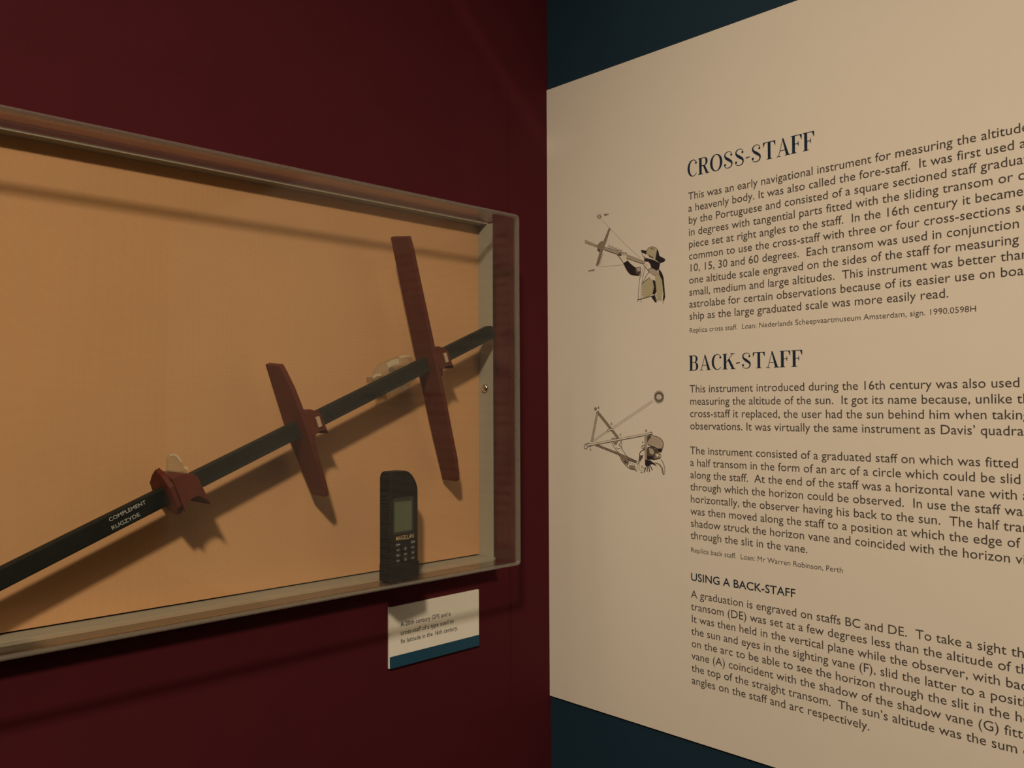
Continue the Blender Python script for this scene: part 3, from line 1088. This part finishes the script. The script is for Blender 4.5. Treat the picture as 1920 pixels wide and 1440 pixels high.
ILL_BACK=[
('F','m',[(1126,14891),(1580,14449),(1616,14473),(1164,14914)]),
('L','d',6.4,[(1164,14914),(1616,14473)]),
('L','d',6.4,[(1126,14891),(1580,14449)]),
('F','w',[(1135,14886),(1006,14384),(1043,14380),(1172,14880)]),
('L','d',6.4,[(1172,14880),(1043,14380)]),
('L','d',6.4,[(1135,14886),(1006,14384)]),
('F','m',[(1140,14945),(1134,14928),(1119,14919),(1101,14922),(1090,14936),(1091,14954),(1102,14968),(1120,14970),(1135,14961)]),
('L','k',5.1,[(1140,14945),(1134,14928),(1119,14919),(1101,14922),(1090,14936),(1091,14954),(1102,14968),(1120,14970),(1135,14961),(1140,14944)]),
('L','m',5.1,[(1475,14637),(2293,15083)]),
('L','m',5.1,[(1495,14614),(2312,15060)]),
('L','m',5.1,[(1038,14405),(1361,14582)]),
('L','m',5.1,[(1055,14386),(1377,14563)]),
('F','p',[(1361,14594),(1485,14619),(1493,14600),(1411,14582),(1374,14561)]),
('L','k',7.7,[(1361,14594),(1427,14612),(1490,14620)]),
('L','k',9.0,[(1361,14594),(1374,14561),(1419,14582),(1485,14596)]),
('F','m',[(1107,14325),(1548,14203),(1562,14230),(1121,14352)]),
('L','k',7.7,[(1121,14352),(1562,14230)]),
('L','k',7.7,[(1107,14325),(1548,14203)]),
('F','m',[(1547,14202),(1962,14070),(1977,14098),(1563,14231)]),
('L','k',7.7,[(1563,14231),(1977,14098)]),
('L','k',7.7,[(1547,14202),(1962,14070)]),
('F','p',[(981,14316),(2273,14540),(2267,14569),(973,14347)]),
('L','d',6.4,[(973,14347),(2267,14569)]),
('L','d',11.5,[(981,14316),(2273,14540)]),
('L','k',10.2,[(2237,14567),(2270,14570),(2279,14539),(2206,14521)]),
('L','k',10.2,[(977,14363),(925,14353),(864,14324),(860,14278),(890,14259),(942,14294),(968,14310),(1006,14306)]),
('L','d',6.4,[(925,14339),(908,14306),(960,14334)]),
('L','d',11.5,[(2478,15132),(2519,15131)]),
('L','m',6.4,[(2480,15124),(2502,15120)]),
('L','d',11.5,[(2475,15116),(2515,15102)]),
('L','m',6.4,[(2475,15108),(2495,15097)]),
('L','d',11.5,[(2468,15102),(2503,15076)]),
('L','m',6.4,[(2466,15095),(2482,15077)]),
('L','d',11.5,[(2458,15091),(2485,15054)]),
('L','m',6.4,[(2453,15084),(2465,15062)]),
('L','d',11.5,[(2444,15083),(2461,15038)]),
('L','m',6.4,[(2437,15078),(2443,15052)]),
('L','d',11.5,[(2428,15078),(2434,15030)]),
('L','m',6.4,[(2420,15075),(2420,15048)]),
('L','d',11.5,[(2412,15079),(2406,15030)]),
('L','m',6.4,[(2404,15078),(2397,15052)]),
('L','d',11.5,[(2397,15083),(2379,15038)]),
('L','m',6.4,[(2388,15085),(2376,15062)]),
('L','d',11.5,[(2383,15091),(2355,15054)]),
('L','m',6.4,[(2375,15095),(2358,15078)]),
('L','d',11.5,[(2373,15103),(2337,15077)]),
('L','m',6.4,[(2366,15109),(2345,15098)]),
('L','d',11.5,[(2366,15117),(2325,15104)]),
('L','m',6.4,[(2361,15124),(2339,15121)]),
('L','d',11.5,[(2364,15133),(2322,15133)]),
('L','m',6.4,[(2361,15141),(2339,15145)]),
('L','d',11.5,[(2366,15148),(2326,15162)]),
('L','m',6.4,[(2366,15156),(2346,15168)]),
('L','d',11.5,[(2373,15162),(2338,15189)]),
('L','m',6.4,[(2376,15170),(2359,15188)]),
('L','d',11.5,[(2384,15174),(2357,15211)]),
('L','m',6.4,[(2389,15180),(2377,15203)]),
('L','d',11.5,[(2398,15182),(2381,15227)]),
('L','m',6.4,[(2404,15187),(2398,15213)]),
('L','d',11.5,[(2413,15186),(2408,15235)]),
('L','m',6.4,[(2421,15189),(2421,15216)]),
('L','d',11.5,[(2430,15186),(2436,15234)]),
('L','m',6.4,[(2438,15186),(2445,15212)]),
('L','d',11.5,[(2445,15181),(2463,15226)]),
('L','m',6.4,[(2454,15179),(2466,15202)]),
('L','d',11.5,[(2458,15173),(2486,15209)]),
('L','m',6.4,[(2466,15169),(2483,15186)]),
('L','d',11.5,[(2469,15161),(2504,15187)]),
('L','m',6.4,[(2475,15155),(2496,15166)]),
('L','d',11.5,[(2475,15147),(2516,15160)]),
('L','m',6.4,[(2480,15140),(2502,15143)]),
('L','d',6.4,[(2469,15132),(2465,15113),(2454,15098),(2438,15088),(2419,15085),(2400,15090),(2385,15101),(2375,15117),(2373,15135),(2378,15153),(2390,15168),(2407,15177),(2426,15179),(2444,15173),(2458,15161),(2467,15145),(2468,15126)]),
('F','k',[(2400,15145),(2415,15148),(2412,15133)]),
('F','k',[(2427,15148),(2442,15144),(2431,15133)]),
('L','d',6.4,[(2409,15114),(2424,15104),(2439,15113)]),
('L','d',5.1,[(2421,15136),(2418,15119)]),
('L','k',6.4,[(1454,14432),(1464,14458),(1487,14458),(1493,14437)]),
('L','k',6.4,[(1487,14433),(1497,14459),(1520,14459),(1526,14438)]),
('L','k',6.4,[(1520,14433),(1530,14459),(1553,14460),(1559,14438)]),
('L','k',7.7,[(1459,14413),(1475,14362),(1515,14311),(1572,14249),(1612,14212)]),
('L','k',7.7,[(1671,14424),(1638,14379),(1613,14353),(1621,14338),(1654,14328),(1669,14284)]),
('L','d',6.4,[(1508,14375),(1556,14351),(1573,14390)]),
('L','d',6.4,[(1548,14312),(1588,14288),(1637,14302)]),
('L','k',6.4,[(1663,14418),(1670,14354),(1682,14272)]),
('F','m',[(1483,14413),(1606,14423),(1573,14377),(1507,14356)]),
('L','k',7.7,[(1682,14276),(1733,14216),(1789,14161),(1875,14127),(1969,14093)]),
('L','k',9.0,[(1612,14186),(1668,14099),(1731,14038),(1803,13985),(1874,13963),(1937,13959),(1968,13930)]),
('F','m',[(1636,14174),(1764,14141),(1828,14093),(1795,14016),(1732,14051),(1668,14112)]),
('F','d',[(1700,14100),(1756,14103),(1788,14060),(1740,14051)]),
('F','m',[(1827,14030),(1937,14022),(1953,13967),(1874,13969),(1811,13998)]),
('L','d',6.4,[(1843,14075),(1856,14055)]),
('L','d',6.4,[(1875,14045),(1887,14025)]),
('L','d',6.4,[(1891,14064),(1903,14045)]),
('L','d',6.4,[(1922,14047),(1934,14027)]),
('L','d',6.4,[(1652,14162),(1828,14106),(1969,14068)]),
('F','d',[(2189,14332),(2265,14347),(2355,14312),(2445,14303),(2452,14267),(2385,14246),(2354,14189),(2339,14152),(2217,14134),(2140,14131),(2149,14200)]),
('F','w',[(2219,14320),(2295,14304),(2324,14250),(2294,14212),(2233,14234)]),
('F','m',[(2340,14244),(2429,14241),(2429,14168),(2323,14145)]),
('F','p',[(2347,14220),(2385,14233),(2414,14210),(2376,14178)]),
('F','k',[(2179,14195),(2294,14187),(2286,14143),(2187,14133)]),
('F','k',[(2385,14320),(2482,14317),(2452,14260),(2392,14277)]),
('F','p',[(2080,14266),(2134,14280),(2149,14231),(2126,14199),(2095,14217)]),
('L','k',11.5,[(2150,14300),(2080,14272),(2038,14233),(2030,14177),(2016,14101),(1992,14050)]),
('F','d',[(2033,14196),(2103,14198),(2087,14135),(2024,14101)]),
('L','k',7.7,[(2150,14306),(2088,14310),(2078,14329),(2089,14351),(2150,14356)]),
('L','k',9.0,[(2112,14323),(2155,14331)]),
('F','w',[(2141,14517),(2143,14113),(2174,14114),(2172,14518)]),
('L','d',6.4,[(2172,14518),(2174,14114)]),
('L','d',10.2,[(2141,14517),(2143,14113)]),
('F','w',[(2205,14481),(2274,14523),(2357,14507),(2439,14477),(2491,14427),(2498,14378),(2472,14328),(2400,14314),(2310,14348),(2189,14369)]),
('F','d',[(2183,14506),(2251,14520),(2266,14495),(2205,14432),(2181,14394)]),
('L','k',10.2,[(2274,14523),(2357,14507),(2439,14477),(2488,14429),(2498,14378),(2475,14310),(2452,14260)]),
('L','k',10.2,[(2189,14382),(2265,14353),(2340,14330),(2400,14308)]),
('L','m',6.4,[(2266,14470),(2290,14459)]),
('L','m',6.4,[(2319,14466),(2343,14454)]),
('L','m',6.4,[(2296,14434),(2320,14422)]),
('L','m',6.4,[(2357,14448),(2381,14436)]),
('L','m',6.4,[(2371,14411),(2395,14400)]),
('L','m',6.4,[(2318,14398),(2342,14386)]),
('L','m',6.4,[(2402,14437),(2425,14425)]),
('L','m',6.4,[(2416,14388),(2440,14376)]),
('L','m',6.4,[(2250,14421),(2275,14409)]),
('L','k',9.0,[(2452,14211),(2436,14168),(2354,14146),(2278,14137)]),
('L','k',7.7,[(2452,14211),(2429,14241)]),
('L','k',7.7,[(2451,14150),(2495,14085),(2519,14013),(2515,13921)]),
('L','k',6.4,[(2285,14073),(2353,14085),(2420,14057),(2464,13998),(2483,13919),(2515,13921)]),
('F','m',[(2292,14076),(2368,14082),(2428,14051),(2471,13986),(2489,13923),(2501,13924),(2487,14011),(2428,14076),(2353,14097)]),
('F','k',[(2140,14131),(2247,14123),(2293,14094),(2262,14062),(2185,14028),(2140,14044)]),
('L','k',14.1,[(2186,14077),(2160,14011),(2115,13925)]),
('L','k',14.1,[(2186,14077),(2191,14019),(2177,13940)]),
('L','k',14.1,[(2186,14077),(2216,14017),(2227,13937)]),
('L','k',14.1,[(2186,14077),(2244,14032),(2284,13967)]),
('L','k',14.1,[(2186,14077),(2283,14073),(2360,14048)]),
('L','k',14.1,[(2186,14077),(2264,14087),(2323,14077)]),
('L','d',9.0,[(2133,14118),(2109,14030),(2131,13981),(2115,13925)]),
('F','p',[(2047,14102),(2102,14167),(2133,14106),(2116,14006),(2069,13954),(2023,13964),(2024,14039)]),
('L','d',6.4,[(2095,14167),(2040,14090),(2019,14014),(2027,13958)]),
('L','d',9.0,[(2053,13921),(2084,13929)]),
('L','m',7.7,[(1977,14062),(1981,13987),(1968,13930)]),
]
ILL_BACK_LETTERS=[('B', 1171, 14949, 33.3, 0), ('G', 1441, 14683, 33.3, 0), ('C', 1628, 14503, 33.3, 0), ('D', 2148, 14577, 35.9, 0), ('A', 985, 14240, 33.3, 0), ('F', 2089, 14389, 33.3, 0), ('E', 2065, 13991, 38.5, 0)]
ILL_CROSS_LETTERS=[('Stars', 1334, 18188, 32.4, 2), ('Horizon', 978, 17284, 29.5, 4)]

INK = ['p', 'w', 'o', 'm', 'd', 'k']


def illustration(data, letters, label):
    bm = bmesh.new()
    z = 0.0
    for it in data:
        z += 3e-6
        mi = INK.index(it[1])
        if it[0] == 'F':
            poly(bm, [(a * 1e-4, b * 1e-4) for a, b in it[2]], z, mi)
        else:
            ribbon(bm, [(a * 1e-4, b * 1e-4) for a, b in it[3]], it[2] * 1e-4, z, True, mi, 4)
    for t, a, b, h, ang in letters:
        text_into(bm, t, a * 1e-4, b * 1e-4, h * 1e-4 / 0.69, 1.0, ang=math.radians(ang), z=z + 1e-5, off=0.02, mi=4)
    o = print_obj('illustration', bm, [M['ink_' + k] for k in INK], panel, PM)
    o['label'] = label


illustration(ILL_CROSS, ILL_CROSS_LETTERS, 'engraving of a person in a hat sighting along a cross-staff')
illustration(ILL_BACK, ILL_BACK_LETTERS, 'engraving of a person holding a back-staff under a small sun')
bpy.context.view_layer.update()
